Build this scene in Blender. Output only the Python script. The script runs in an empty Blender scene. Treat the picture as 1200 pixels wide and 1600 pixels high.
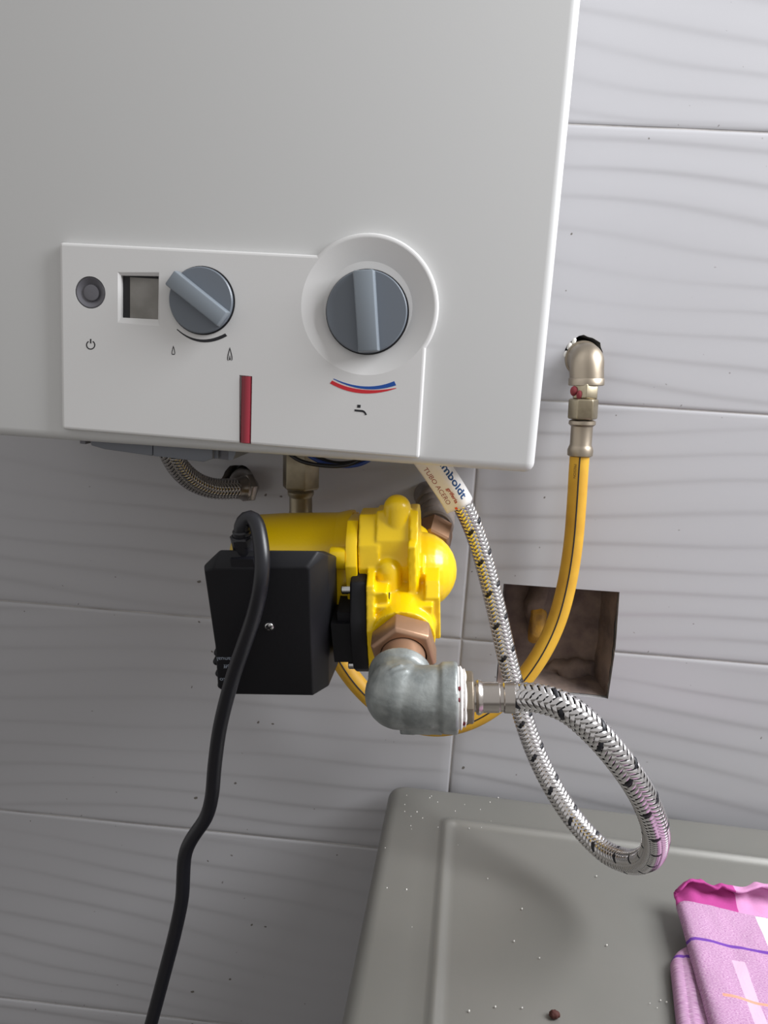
import bpy, bmesh, math, random
from mathutils import Vector, Matrix, noise
from mathutils.bvhtree import BVHTree

# ------------------------------------------------------------------ camera
SC = bpy.context.scene
COL = SC.collection
YAW, PITCH, ROLL = 0.0614, 0.1889, 0.0625
CAM = Vector((-0.0426, -0.7563, 0.2731))
FPX = 1188.8                                   # focal length in pixels of a 1200 x 1600 frame
_f = Vector((-math.sin(YAW) * math.cos(PITCH), math.cos(YAW) * math.cos(PITCH), -math.sin(PITCH)))
_r0 = Vector((math.cos(YAW), math.sin(YAW), 0))
_u0 = _r0.cross(_f)
_r = math.cos(ROLL) * _r0 + math.sin(ROLL) * _u0
_u = -math.sin(ROLL) * _r0 + math.cos(ROLL) * _u0
cam = bpy.data.cameras.new('camera')
cam.sensor_fit = 'VERTICAL'
cam.sensor_height = 24.0
cam.lens = FPX / 1600 * 24.0
cam.clip_start = 0.01
camo = bpy.data.objects.new('camera', cam)
COL.objects.link(camo)
M = Matrix((_r, _u, -_f)).transposed().to_4x4()
M.translation = CAM
camo.matrix_world = M
SC.camera = camo

# ------------------------------------------------------------------ light
world = bpy.data.worlds.new('world')
SC.world = world
world.use_nodes = True
bg = world.node_tree.nodes['Background']
bg.inputs[0].default_value = (1.0, 0.985, 0.975, 1)
bg.inputs[1].default_value = 0.54

def area(name, loc, target, sx, sy, power, color):
    l = bpy.data.lights.new(name, 'AREA')
    l.shape = 'RECTANGLE'; l.size = sx; l.size_y = sy; l.energy = power; l.color = color
    o = bpy.data.objects.new(name, l); COL.objects.link(o)
    o.location = loc
    o.rotation_euler = (Vector(target) - Vector(loc)).to_track_quat('-Z', 'Y').to_euler()
    return o
area('window_daylight', (1.10, -0.40, 1.10), (0.0, -0.12, 0.20), 0.8, 0.9, 42, (0.95, 0.97, 1.0))

SC.view_settings.view_transform = 'Standard'
SC.view_settings.look = 'None'
SC.view_settings.gamma = 1
SC.view_settings.use_curve_mapping = False
SC.view_settings.exposure = 0.0

# ------------------------------------------------------------------ points
def ray(x, y): return _f + _r * ((x - 600) / FPX) - _u * ((y - 800) / FPX)
def P(x, y, d):                                # point seen at pixel x, y, d metres in front of the wall
    v = ray(x, y); return CAM + v * ((-d - CAM.y) / v.y)
def PT(x, y, t): return CAM + ray(x, y) * t    # the same at optical distance t
def PZ(x, y, z):
    v = ray(x, y); return CAM + v * ((z - CAM.z) / v.z)
V = Vector
# the pump's own axes: e1 along its motor, q along its ports, s square to both
PHI, TH = math.radians(5), math.radians(18)
e1 = V((math.cos(PHI), 0, math.sin(PHI)))
q = V((0, -math.cos(TH), -math.sin(TH))); q = (q - e1 * q.dot(e1)).normalized()
s = e1.cross(-q)
OP = V((-0.0557, -0.15, 0.1088))
def K(u, w, h): return OP + (e1 * u + q * w + s * h) * 0.001

# ------------------------------------------------------------------ materials
def lin(h):
    h = h.lstrip('#'); o = []
    for i in (0, 2, 4):
        c = int(h[i:i + 2], 16) / 255
        o.append(c / 12.92 if c <= 0.04045 else ((c + 0.055) / 1.055) ** 2.4)
    return (*o, 1)
def mat(name, col, rough=0.5, metal=0.0, bump=0.0, bscale=300, mottle=None, mscale=30, coat=0.0, spec=0.5):
    m = bpy.data.materials.new(name); m.use_nodes = True
    nt = m.node_tree; b = nt.nodes['Principled BSDF']
    b.inputs['Base Color'].default_value = lin(col)
    b.inputs['Roughness'].default_value = rough
    b.inputs['Metallic'].default_value = metal
    b.inputs['Coat Weight'].default_value = coat
    b.inputs['Coat Roughness'].default_value = 0.15
    b.inputs['Specular IOR Level'].default_value = spec
    tc = nt.nodes.new('ShaderNodeTexCoord')
    if bump:
        n = nt.nodes.new('ShaderNodeTexNoise'); n.inputs['Scale'].default_value = bscale; n.inputs['Detail'].default_value = 3
        nt.links.new(tc.outputs['Object'], n.inputs['Vector'])
        bp = nt.nodes.new('ShaderNodeBump'); bp.inputs['Strength'].default_value = bump; bp.inputs['Distance'].default_value = 0.001
        nt.links.new(n.outputs['Fac'], bp.inputs['Height']); nt.links.new(bp.outputs['Normal'], b.inputs['Normal'])
    if mottle:
        n2 = nt.nodes.new('ShaderNodeTexNoise'); n2.inputs['Scale'].default_value = mscale; n2.inputs['Detail'].default_value = 5
        nt.links.new(tc.outputs['Object'], n2.inputs['Vector'])
        r = nt.nodes.new('ShaderNodeValToRGB')
        r.color_ramp.elements[0].position = 0.35; r.color_ramp.elements[0].color = lin(mottle)
        r.color_ramp.elements[1].position = 0.65; r.color_ramp.elements[1].color = lin(col)
        nt.links.new(n2.outputs['Fac'], r.inputs['Fac']); nt.links.new(r.outputs['Color'], b.inputs['Base Color'])
    return m
WHITE = mat('white_enamel', '#cdcdcc', 0.32, bump=0.02, bscale=900)
PANEL = mat('white_plastic', '#d6d5d4', 0.42, bump=0.03, bscale=1200)
KNOB = mat('blue_grey_plastic', '#6a717a', 0.36)
KNOBL = mat('light_grey_plastic', '#7d858d', 0.34)
DGREY = mat('dark_grey_plastic', '#65646a', 0.3)
INK = mat('black_print', '#1c1c22', 0.6)
REDINK = mat('red_print', '#c8202c', 0.5)
BLUEINK = mat('blue_print', '#0d4a9c', 0.5)
REDGLASS = mat('red_plastic', '#8c2433', 0.25)
DISPLAY = mat('display_grey', '#87847f', 0.2, mottle='#78756f', mscale=60)
BLACKIN = mat('black_recess', '#131318', 0.5)
GBAR = mat('grey_plastic', '#73767d', 0.5)
TILE = mat('glazed_tile', '#aeadb0', 0.24, bump=0.015, bscale=220, spec=0.5)
_nt = TILE.node_tree                              # fine dark specks of dirt on the glaze
_n = _nt.nodes.new('ShaderNodeTexNoise'); _n.inputs['Scale'].default_value = 120; _n.inputs['Detail'].default_value = 1
_n2 = _nt.nodes.new('ShaderNodeTexNoise'); _n2.inputs['Scale'].default_value = 9
_tc = _nt.nodes.new('ShaderNodeTexCoord'); _nt.links.new(_tc.outputs['Object'], _n.inputs['Vector']); _nt.links.new(_tc.outputs['Object'], _n2.inputs['Vector'])
_ad = _nt.nodes.new('ShaderNodeMath'); _ad.operation = 'MULTIPLY_ADD'; _ad.inputs[1].default_value = 0.22
_nt.links.new(_n2.outputs['Fac'], _ad.inputs[0]); _nt.links.new(_n.outputs['Fac'], _ad.inputs[2])
_cr = _nt.nodes.new('ShaderNodeValToRGB'); _cr.color_ramp.elements[0].position = 0.872; _cr.color_ramp.elements[0].color = lin('#aeadb0')
_cr.color_ramp.elements[1].position = 0.905; _cr.color_ramp.elements[1].color = lin('#6a6560')
_nt.links.new(_ad.outputs[0], _cr.inputs['Fac']); _nt.links.new(_cr.outputs['Color'], _nt.nodes['Principled BSDF'].inputs['Base Color'])
GROUT = mat('grout', '#c4c1bf', 0.9, bump=0.3, bscale=400, mottle='#9a9695', mscale=14)
PLASTER = mat('brown_mortar', '#8a786d', 0.95, bump=0.8, bscale=160, mottle='#635550', mscale=35)
DARKHOLE = mat('dark_cavity', '#2a2423', 0.95, bump=0.5)
SEAL = mat('white_putty', '#d8d5cf', 0.85, bump=0.8, bscale=300)
YELLOW = mat('yellow_paint', '#f0c803', 0.3, bump=0.10, bscale=420, coat=0.25)
BLACK = mat('black_plastic', '#18181c', 0.5, bump=0.06, bscale=900, spec=0.3)
RUBBER = mat('black_rubber', '#16161c', 0.36)
BRONZE = mat('bronze', '#a8846a', 0.40, 0.55, bump=0.06, bscale=300)
BRASS = mat('dull_brass', '#9b917c', 0.36, 0.85, bump=0.05, bscale=250, mottle='#857a66', mscale=60)
NICKEL = mat('nickel', '#94897a', 0.42, 0.85, bump=0.04, bscale=300)
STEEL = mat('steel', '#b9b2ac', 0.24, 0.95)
DSTEEL = mat('shaded_steel', '#8c857f', 0.3, 0.95)  # darker copy of the steel, shade under the heater put into its colour
ZINC = mat('galvanised_iron', '#a4a8a6', 0.46, 0.5, bump=0.5, bscale=170, mottle='#828786', mscale=75)
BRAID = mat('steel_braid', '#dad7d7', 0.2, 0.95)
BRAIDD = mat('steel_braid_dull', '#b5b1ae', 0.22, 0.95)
TRACER = mat('black_braid_strand', '#15151d', 0.45)
CORE = mat('braid_core', '#141416', 0.9)
GASY = mat('yellow_rubber', '#cfa02c', 0.55, bump=0.08, bscale=500, mottle='#c39226', mscale=40)
PTFE = mat('white_thread_tape', '#e2dedb', 0.7, bump=0.9, bscale=350)
REDSEAL = mat('red_thread_sealant', '#6e2028', 0.8)
LABELM = mat('white_label_film', '#e6e4e2', 0.45)
ORANGE = mat('orange_print', '#e0562c', 0.5)
TAPE = mat('grey_wrapping_tape', '#7c726c', 0.45, bump=0.6, bscale=120)
CABM = mat('grey_brown_paint', '#7b7974', 0.40, 0.2, bump=0.03, bscale=900, mottle='#767570', mscale=7)
CRUMB = mat('pale_crumb', '#dcdad4', 0.8)
CRUMBR = mat('brown_crumb', '#46201a', 0.8, bump=0.6)
BLUEW = mat('blue_wire', '#20408c', 0.4)
CHROME = mat('bright_screw', '#c9c9c9', 0.2, 1.0)
FLOORM = mat('floor_tile', '#6b6661', 0.5)

# ------------------------------------------------------------------ mesh helpers
BASE = {}
def tag(o, label=None, cat=None, group=None, kind=None):
    if label: o['label'] = label
    if cat: o['category'] = cat
    if group: o['group'] = group
    if kind: o['kind'] = kind
    return o
def thing(name, loc, label=None, cat=None, group=None, kind=None):
    o = bpy.data.objects.new(name, None); COL.objects.link(o)
    o.empty_display_size = 0.02; o.location = loc
    BASE[o] = V(loc)
    return tag(o, label, cat, group, kind)
def rawmesh(name, geo, m, off=V((0, 0, 0)), smooth=True, angle=35):
    vs, fs = geo[0], geo[1]
    me = bpy.data.meshes.new(name)
    me.from_pydata([tuple(V(v) - off) for v in vs], [], fs)
    for mm in (m if isinstance(m, (list, tuple)) else [m]): me.materials.append(mm)
    if len(geo) > 2: me.polygons.foreach_set('material_index', geo[2])
    bm = bmesh.new(); bm.from_mesh(me)
    if smooth != 'open': bmesh.ops.recalc_face_normals(bm, faces=bm.faces)
    bm.to_mesh(me); bm.free()
    if smooth:
        me.shade_smooth()
        if angle < 180: me.set_sharp_from_angle(angle=math.radians(angle))
    me.update()
    return me
def link(name, me, parent=None, off=V((0, 0, 0))):
    o = bpy.data.objects.new(name, me); COL.objects.link(o)
    if parent: o.parent = parent
    else: o.location = off
    BASE[o] = BASE[parent] if parent else V(off)
    return o
def obj(name, geo, m, parent=None, smooth=True, angle=35, off=None, label=None):
    off = BASE[parent] if parent else (V(off) if off is not None else V((0, 0, 0)))
    o = link(name, rawmesh(name, geo, m, off, smooth, angle), parent, off)
    if label: o['label'] = label
    return o
def join(*geos):
    vs, fs, mi = [], [], []
    for g in geos:
        n = len(vs); vs += list(g[0]); fs += [[i + n for i in f] for f in g[1]]
        mi += list(g[2]) if len(g) > 2 else [0] * len(g[1])
    return vs, fs, mi
def withmat(g, i): return g[0], g[1], [i] * len(g[1])
def apply(o):
    dg = bpy.context.evaluated_depsgraph_get()
    me = bpy.data.meshes.new_from_object(o.evaluated_get(dg))
    o.modifiers.clear(); o.data = me
    return o
def bevel(o, w, seg=2, ang=30, ap=False):
    b = o.modifiers.new('bevel', 'BEVEL'); b.width = w; b.segments = seg; b.limit_method = 'ANGLE'; b.angle_limit = math.radians(ang)
    b.harden_normals = False
    if ap:
        apply(o); o.data.shade_smooth(); o.data.set_sharp_from_angle(angle=math.radians(40))
    return o
def cut(o, *geos):
    for g in geos:
        c = link('cutter', rawmesh('cutter', g, o.data.materials[0] if o.data.materials else None, V((0, 0, 0)), False))
        c.location = -BASE[o] if o.parent else V((0, 0, 0))
        if o.parent: c.location = V((0, 0, 0))
        bpy.context.view_layer.update()
        b = o.modifiers.new('cut', 'BOOLEAN'); b.operation = 'DIFFERENCE'; b.solver = 'EXACT'; b.object = c
        apply(o)
        bpy.data.objects.remove(c)
    o.data.shade_smooth(); o.data.set_sharp_from_angle(angle=math.radians(30))
    return o
def remesh(o, vox, it=5, fac=0.5):
    r = o.modifiers.new('r', 'REMESH'); r.mode = 'VOXEL'; r.voxel_size = vox
    sm = o.modifiers.new('s', 'SMOOTH'); sm.iterations = it; sm.factor = fac
    apply(o); o.data.shade_smooth()
    return o
def frame(axis, ref=None):
    a = V(axis).normalized()
    r = V(ref) if ref is not None else (V((0, 0, 1)) if abs(a.z) < 0.9 else V((1, 0, 0)))
    x = (r - a * r.dot(a)).normalized()
    return a, x, a.cross(x)
def lathe(o, axis, prof, n=32, ref=None, rot=0.0):
    a, x, y = frame(axis, ref); o = V(o); vs, fs = [], []
    for t, r in prof:
        for i in range(n):
            k = 2 * math.pi * i / n + rot
            vs.append(o + a * t + (x * math.cos(k) + y * math.sin(k)) * r)
    for j in range(len(prof) - 1):
        for i in range(n):
            fs.append([j * n + i, j * n + (i + 1) % n, (j + 1) * n + (i + 1) % n, (j + 1) * n + i])
    if prof[0][1] > 1e-6: fs.append(list(range(n))[::-1])
    if prof[-1][1] > 1e-6: fs.append(list(range((len(prof) - 1) * n, len(prof) * n)))
    return vs, fs
def cyl(a, b, r, n=28, ch=0.0):
    d = V(b) - V(a); L = d.length
    pr = [(0, r), (L, r)] if not ch else [(0, r - ch), (ch, r), (L - ch, r), (L, r - ch)]
    return lathe(a, d, pr, n)
def nut(a, b, R, bore=None, rot=0.0, ref=None):   # hexagonal nut, R to its corners
    d = V(b) - V(a); L = d.length; c = min(L * 0.12, R * 0.09)
    pr = [(0, R * 0.9), (c, R), (L - c, R), (L, R * 0.9)]
    return lathe(a, d, pr, 6, ref, rot)
def sphere(c, r, n=24, ax=(0, 0, 1), sx=1.0):
    pr = [(-r * sx * math.cos(math.pi * i / 14), max(r * math.sin(math.pi * i / 14), 1e-5)) for i in range(15)]
    return lathe(c, ax, pr, n)
def capsule(a, b, r, n=24):
    d = V(b) - V(a); L = d.length
    pr = [(-r * math.cos(math.pi * i / 16), max(r * math.sin(math.pi * i / 16), 1e-5)) for i in range(9)]
    pr += [(L + r * math.sin(math.pi * i / 16), max(r * math.cos(math.pi * i / 16), 1e-5)) for i in range(1, 9)]
    return lathe(a, d, pr, n)
def prism(poly, d):
    n = len(poly); d = V(d)
    vs = [V(p) for p in poly] + [V(p) + d for p in poly]
    fs = [list(range(n))[::-1], list(range(n, 2 * n))] + [[i, (i + 1) % n, (i + 1) % n + n, i + n] for i in range(n)]
    return vs, fs
def loft(p1, p2):
    n = len(p1)
    return [V(p) for p in p1] + [V(p) for p in p2], [list(range(n))[::-1], list(range(n, 2 * n))] + [[i, (i + 1) % n, (i + 1) % n + n, i + n] for i in range(n)]
def boxw(x0, x1, y0, y1, z0, z1):
    return prism([(x0, y0, z0), (x1, y0, z0), (x1, y0, z1), (x0, y0, z1)], (0, y1 - y0, 0))
def boxk(u0, u1, w0, w1, h0, h1):
    return prism([K(u0, w0, h0), K(u1, w0, h0), K(u1, w0, h1), K(u0, w0, h1)], q * (w1 - w0) * 0.001)
def spline(pts, step=0.002):
    pts = [V(p) for p in pts]
    ext = [pts[0] * 2 - pts[1]] + pts + [pts[-1] * 2 - pts[-2]]
    dense = []
    for i in range(1, len(ext) - 2):
        p0, p1, p2, p3 = ext[i - 1:i + 3]
        t0 = 0; t1 = max((p1 - p0).length, 1e-6) ** .5; t2 = t1 + max((p2 - p1).length, 1e-6) ** .5; t3 = t2 + max((p3 - p2).length, 1e-6) ** .5
        for k in range(24):
            t = t1 + (t2 - t1) * k / 24
            A1 = p0 * ((t1 - t) / (t1 - t0)) + p1 * ((t - t0) / (t1 - t0))
            A2 = p1 * ((t2 - t) / (t2 - t1)) + p2 * ((t - t1) / (t2 - t1))
            A3 = p2 * ((t3 - t) / (t3 - t2)) + p3 * ((t - t2) / (t3 - t2))
            B1 = A1 * ((t2 - t) / (t2 - t0)) + A2 * ((t - t0) / (t2 - t0))
            B2 = A2 * ((t3 - t) / (t3 - t1)) + A3 * ((t - t1) / (t3 - t1))
            dense.append(B1 * ((t2 - t) / (t2 - t1)) + B2 * ((t - t1) / (t2 - t1)))
    dense.append(pts[-1])
    cum = [0]
    for a, b in zip(dense, dense[1:]): cum.append(cum[-1] + (b - a).length)
    n = max(4, int(cum[-1] / step)); out = []; j = 0
    for i in range(n + 1):
        L = cum[-1] * i / n
        while j < len(cum) - 2 and cum[j + 1] < L: j += 1
        f = (L - cum[j]) / max(cum[j + 1] - cum[j], 1e-9)
        out.append(dense[j].lerp(dense[j + 1], min(max(f, 0), 1)))
    for _ in range(3):                          # ease the joints of the curve
        out = [out[0]] + [(out[i - 1] + out[i] * 2 + out[i + 1]) / 4 for i in range(1, len(out) - 1)] + [out[-1]]
    return out
def tangents(p): return [(p[min(i + 1, len(p) - 1)] - p[max(i - 1, 0)]).normalized() for i in range(len(p))]
def frames(p, ref=None):                       # parallel transport
    T = tangents(p); a, x, y = frame(T[0], ref); X = [x]
    for i in range(1, len(p)):
        x = X[-1] - T[i] * X[-1].dot(T[i]); X.append(x.normalized())
    return T, X, [t.cross(x) for t, x in zip(T, X)]
def tube(p, r, n=14, step=None):
    T, X, Y = frames(p); vs, fs = [], []
    for i in range(len(p)):
        rr = r[i] if isinstance(r, list) else r
        for k in range(n):
            a = 2 * math.pi * k / n
            vs.append(p[i] + (X[i] * math.cos(a) + Y[i] * math.sin(a)) * rr)
    for i in range(len(p) - 1):
        for k in range(n): fs.append([i * n + k, i * n + (k + 1) % n, (i + 1) * n + (k + 1) % n, (i + 1) * n + k])
    fs.append(list(range(n))[::-1]); fs.append(list(range((len(p) - 1) * n, len(p) * n)))
    return vs, fs
def braid(p, R, pitch, N=12, tracer=True, amp=0.0007, start=0, hwf=0.37):
    """woven sleeve: N flat strands each way over a hose with centre line p, two over two under"""
    T, X, Y = frames(p)
    cum = [0]
    for a, b in zip(p, p[1:]): cum.append(cum[-1] + (b - a).length)
    L = cum[-1]; tilt = math.atan2(pitch, 2 * math.pi * R)
    hw = pitch * math.cos(tilt) / N * hwf
    vs, fs, mi = [], [], []
    ds = pitch / (2 * N) / 1.5; n = int(L / ds)
    seg = 0; samp = []
    for i in range(n + 1):
        d = L * i / n
        while seg < len(cum) - 2 and cum[seg + 1] < d: seg += 1
        f = (d - cum[seg]) / max(cum[seg + 1] - cum[seg], 1e-9)
        samp.append((p[seg].lerp(p[seg + 1], f), T[seg].lerp(T[seg + 1], f), X[seg].lerp(X[seg + 1], f), Y[seg].lerp(Y[seg + 1], f), d))
    for sgn in (1, -1):
        for j in range(N):
            base = len(vs)
            for c, t, x, y, d in samp:
                th = sgn * 2 * math.pi * d / pitch + 2 * math.pi * j / N
                m = th * N / math.pi
                h = sgn * amp * math.cos(2 * math.pi * (m - 0.5) / 4)
                h = max(min(h * 1.6, amp), -amp)
                rad = x * math.cos(th) + y * math.sin(th)
                tan = (y * math.cos(th) - x * math.sin(th)) * sgn
                run = (t * math.sin(tilt) + tan * math.cos(tilt))
                side = rad.cross(run)
                for k in (-1, 0, 1):
                    vs.append(c + rad * (R + h + (0.00026 if k == 0 else -0.00026)) + side * (hw * k))
            for i in range(n):
                b = base + 3 * i
                fs += [[b, b + 1, b + 4, b + 3], [b + 1, b + 2, b + 5, b + 4]]
                mi += [1 if (tracer and sgn == 1 and j == start) else 0] * 2
    return vs, fs, mi
def text(body, size, bold=False):              # flat outlines of a line of writing, baseline at y = 0
    cu = bpy.data.curves.new('writing', 'FONT'); cu.body = body; cu.size = size; cu.extrude = 0; cu.offset = size * (0.025 if bold else 0)
    cu.resolution_u = 3
    o = bpy.data.objects.new('writing', cu); COL.objects.link(o)
    dg = bpy.context.evaluated_depsgraph_get(); dg.update()
    me = bpy.data.meshes.new_from_object(o.evaluated_get(dg))
    vs = [v.co.copy() for v in me.vertices]; fs = [list(p.vertices) for p in me.polygons]
    bpy.data.objects.remove(o); bpy.data.curves.remove(cu); bpy.data.meshes.remove(me)
    return vs, fs

# ------------------------------------------------------------------ setting
TW, TH_, GAP, TT = 0.60, 0.25, 0.0018, 0.008
wall = thing('wall_back', (0, 0, 0), 'wall covered in large white glazed tiles with wavy ridges', kind='structure')
HOLE_SQ = [P(787, 912, 0), P(968, 925, 0), P(962, 1010, 0), P(950, 1092, 0), P(862, 1083, 0), P(775, 1073, 0)]
c1, c2 = P(913, 556, 0), P(372, 751, 0)
random.seed(4)
def ragged(c, r, n, amp):
    return [V((c.x + math.cos(2 * math.pi * i / n) * r * (1 + random.uniform(-amp, amp)), 0, c.z + math.sin(2 * math.pi * i / n) * r * (1 + random.uniform(-amp, amp)))) for i in range(n)]
hg = ragged(c1 + V((-.0005, 0, .0008)), 0.0180, 26, 0.06); hw_ = ragged(c2, 0.0168, 24, 0.07)
slab = obj('wall_core', boxw(-1.4, 1.4, 0.0013, 0.12, -1.05, 1.0), GROUT, wall, smooth=False)
cut(slab, prism([v + V((0, -0.05, 0)) for v in HOLE_SQ], (0, 0.125, 0)), prism([v + V((0, -0.05, 0)) for v in hg], (0, 0.1, 0)), prism([v + V((0, -0.05, 0)) for v in hw_], (0, 0.1, 0)))
def relief(x, z, seed):
    n1 = noise.noise(V((x * 1.7 + seed, z * 3.0, seed))); n2 = noise.noise(V((x * 4.5 + 9, z * 11.0, seed * 2)))
    amp = 0.5 + 0.6 * noise.noise(V((x * 3.1 + 40, z * 9.0, seed + 7)))
    ph = z / 0.0265 + 1.9 * n1 + 0.5 * n2
    f = ph - math.floor(ph)
    p = f / 0.2 if f < 0.2 else (1 - f) / 0.8
    p = p * p * (3 - 2 * p)
    return 0.00070 * max(0.15, amp) * p
def tile_mesh(seed, nx, nz):
    w, h = TW - GAP, TH_ - GAP
    xs = [0, 0.0008, 0.0022] + [0.0022 + (w - 0.0044) * i / nx for i in range(1, nx)] + [w - 0.0022, w - 0.0008, w]
    zs = [0, 0.0008, 0.0022] + [0.0022 + (h - 0.0044) * i / nz for i in range(1, nz)] + [h - 0.0022, h - 0.0008, h]
    vs, fs = [], []
    for z in zs:
        for x in xs:
            e = min(x, w - x, z, h - z)
            y = 0.0007 if e < 1e-6 else (0.0003 if e < 0.001 else 0.0)
            fade = min(1, e / 0.006)
            vs.append(V((x, y - relief(x, z, seed) * fade, z)))
    a, b = len(xs), len(zs)
    for j in range(b - 1):
        for i in range(a - 1): fs.append([j * a + i, j * a + i + 1, (j + 1) * a + i + 1, (j + 1) * a + i])
    rim = [i for i in range(a)] + [j * a + a - 1 for j in range(1, b)] + [(b - 1) * a + i for i in range(a - 2, -1, -1)] + [j * a for j in range(b - 2, 0, -1)]
    n0 = len(vs)
    for i in rim: vs.append(V((vs[i].x, TT, vs[i].z)))
    m = len(rim)
    for k in range(m): fs.append([rim[(k + 1) % m], rim[k], n0 + k, n0 + (k + 1) % m])
    fs.append([n0 + k for k in range(m)])
    return rawmesh('tile', (vs, fs), TILE, smooth=True, angle=50)
HI = [tile_mesh(sd, 60, 160) for sd in (1.3, 5.7, 9.1)]
LO = tile_mesh(2.2, 12, 40)
n = 0
for k in range(-4, 4):
    for i in range(-2, 2):
        vis = i in (-1, 0) and k >= -3
        o = link('tile', HI[(k * 2 + i) % 3] if vis else LO, wall)
        o.location = (i * TW + GAP / 2, 0, k * TH_ + GAP / 2); BASE[o] = V(o.location)
        cs = []
        if i == 0 and k in (-1, 0): cs.append(HOLE_SQ)
        if i == 0 and k == 1: cs.append(hg)
        if i == -1 and k == 0: cs.append(hw_)
        for c in cs:
            bpy.context.view_layer.update()
            cut(o, prism([v + V((0, -0.05, 0)) for v in c], (0, 0.1, 0)))
# inside of the square opening: an open box of brown mortar with a lump and a stub of old yellow pipe
ins = [v * 1.0 for v in HOLE_SQ]
cx = sum((v.x for v in ins)) / 6; cz = sum((v.z for v in ins)) / 6
bvs, bfs = [], []
nr = 6
ring = []
for i in range(6):
    a, b = ins[i], ins[(i + 1) % 6]
    for k in range(8): ring.append(a.lerp(b, k / 8))
dep = [0.006, 0.018, 0.03, 0.045, 0.055]
for d in dep:
    for v in ring:
        f = 1.0 - 0.12 * d / 0.055
        j = noise.noise(V((v.x * 60, d * 60, v.z * 60))) * 0.002
        bvs.append(V((cx + (v.x - cx) * f + j, d, cz + (v.z - cz) * f - j)))
m = len(ring)
for r_ in range(len(dep) - 1):
    for i in range(m): bfs.append([r_ * m + i, r_ * m + (i + 1) % m, (r_ + 1) * m + (i + 1) % m, (r_ + 1) * m + i])
bvs.append(V((cx, 0.058, cz))); cidx = len(bvs) - 1
for i in range(m): bfs.append([(len(dep) - 1) * m + i, (len(dep) - 1) * m + (i + 1) % m, cidx])
obj('recess_lining', (bvs, bfs), PLASTER, wall, smooth=True, angle=60)
def rough(g, a, f): return [V(v) + V((noise.noise(V(v) * f), noise.noise(V(v) * f + V((7, 0, 0))), noise.noise(V(v) * f + V((0, 11, 0))))) * a for v in g[0]], g[1]
lump = obj('mortar_lump', join(rough(sphere(P(853, 955, 0) + V((0, 0.046, 0)), 0.013, 20, (0.1, 0, 1), 3.2), .006, 90), rough(sphere(P(900, 1075, 0) + V((0, 0.055, -.006)), 0.016, 20, (1, 0, .2), 2.2), .008, 80)), PLASTER, wall, angle=180)
obj('pipe_stub', rough(capsule(P(846, 1000, 0) + V((0, 0.036, -0.006)), P(848, 988, 0) + V((0, 0.040, 0.006)), 0.0095), .003, 120), mat('old_yellow_paint', '#b98a2c', 0.7, bump=0.6, mottle='#7a5a30', mscale=70), wall, label='old pipe stub with worn yellow paint')
# chipped rim and dabs of putty round the gas pipe hole
pv = []
for i, (px, py, rr) in enumerate([(889, 565, 1), (884, 553, .8), (890, 541, .9), (897, 533, .8), (893, 572, .7)]):
    pv.append(sphere(P(px, py, 0) + V((0, 0.0006, 0)), 0.0026 * rr, 10, (0.3, 0.0, 1), 1.6))
obj('putty', join(*pv), SEAL, wall, angle=180, label='bits of white putty at the broken tile edge')
floor = obj('floor', boxw(-3.0, 3.0, -4.0, 0.0, -1.10, -1.05), FLOORM, smooth=False)  # unseen floor, kept dark and extended wide to block world light from below
tag(floor, 'plain grey floor in front of the tiled wall', kind='structure')

# ------------------------------------------------------------------ water heater
HD = 0.22                                       # front of the cover
HB = P(833, 740, HD)
heater = thing('water_heater', (-0.19, -0.12, HB.z), 'large white wall-hung gas water heater with two grey knobs', 'water heater')
cas = obj('casing', boxw(-0.42, HB.x + 0.001, -HD, -0.012, HB.z, 0.96), WHITE, heater)
bevel(cas, 0.007, 5, ap=True)
FP = 0.226                                      # front of the control panel
def F(x, y, lift=0.0): return P(x, y, FP + lift)
bc = P(574, 480, FP); R1 = (P(685, 480, FP) - P(463, 480, FP)).length / 2
def plane2(v): return V((v.x, -FP, v.z))
tl, tr, br, bl = F(92, 378), F(497, 400), F(655, 717), F(96, 671)
# arc from the top edge round the large knob to the right edge
a0 = math.atan2(tr.z - bc.z, tr.x - bc.x); rj = F(667, 545)
a1 = math.atan2(rj.z - bc.z, rj.x - bc.x)
out = [tl]
for i in range(41):
    a = a0 + (a1 - a0) * i / 40
    out.append(V((bc.x + R1 * math.cos(a), -FP, bc.z + R1 * math.sin(a))))
out += [br, bl]
panel = obj('control_panel', prism(out, (0, 0.014, 0)), PANEL, heater)
bevel(panel, 0.0022, 3, ang=50, ap=True)
def frus(c, r0, r1, depth, n=64):
    return lathe(c + V((0, -0.001, 0)), (0, 1, 0), [(0, r0), (0.001, r0), (0.001 + depth, r1)], n)
dk = P(570, 482, FP); r_in = 0.0305
disp = [F(183, 424), F(249, 424), F(250, 512), F(183, 506)]
disp2 = [F(188, 430), F(247, 431), F(246, 499), F(188, 496)]
slot = [F(374, 586), F(394, 588), F(392, 694), F(374, 692)]
btn = F(141, 457)
cut(panel, frus(plane2(bc) , R1 - 0.003, r_in, 0.0040),
    lathe(btn + V((0, -0.001, 0)), (0, 1, 0), [(0, 0.0108), (0.006, 0.0108)], 40),
    loft([v + V((0, -0.0003, 0)) for v in disp], [v + V((0, 0.0012, 0)) for v in disp2]), prism([v + V((0, -0.001, 0)) for v in disp2], (0, 0.006, 0)),
    prism([v + V((0, -0.001, 0)) for v in slot], (0, 0.004, 0)))
panel.data.set_sharp_from_angle(angle=math.radians(11))
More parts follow.
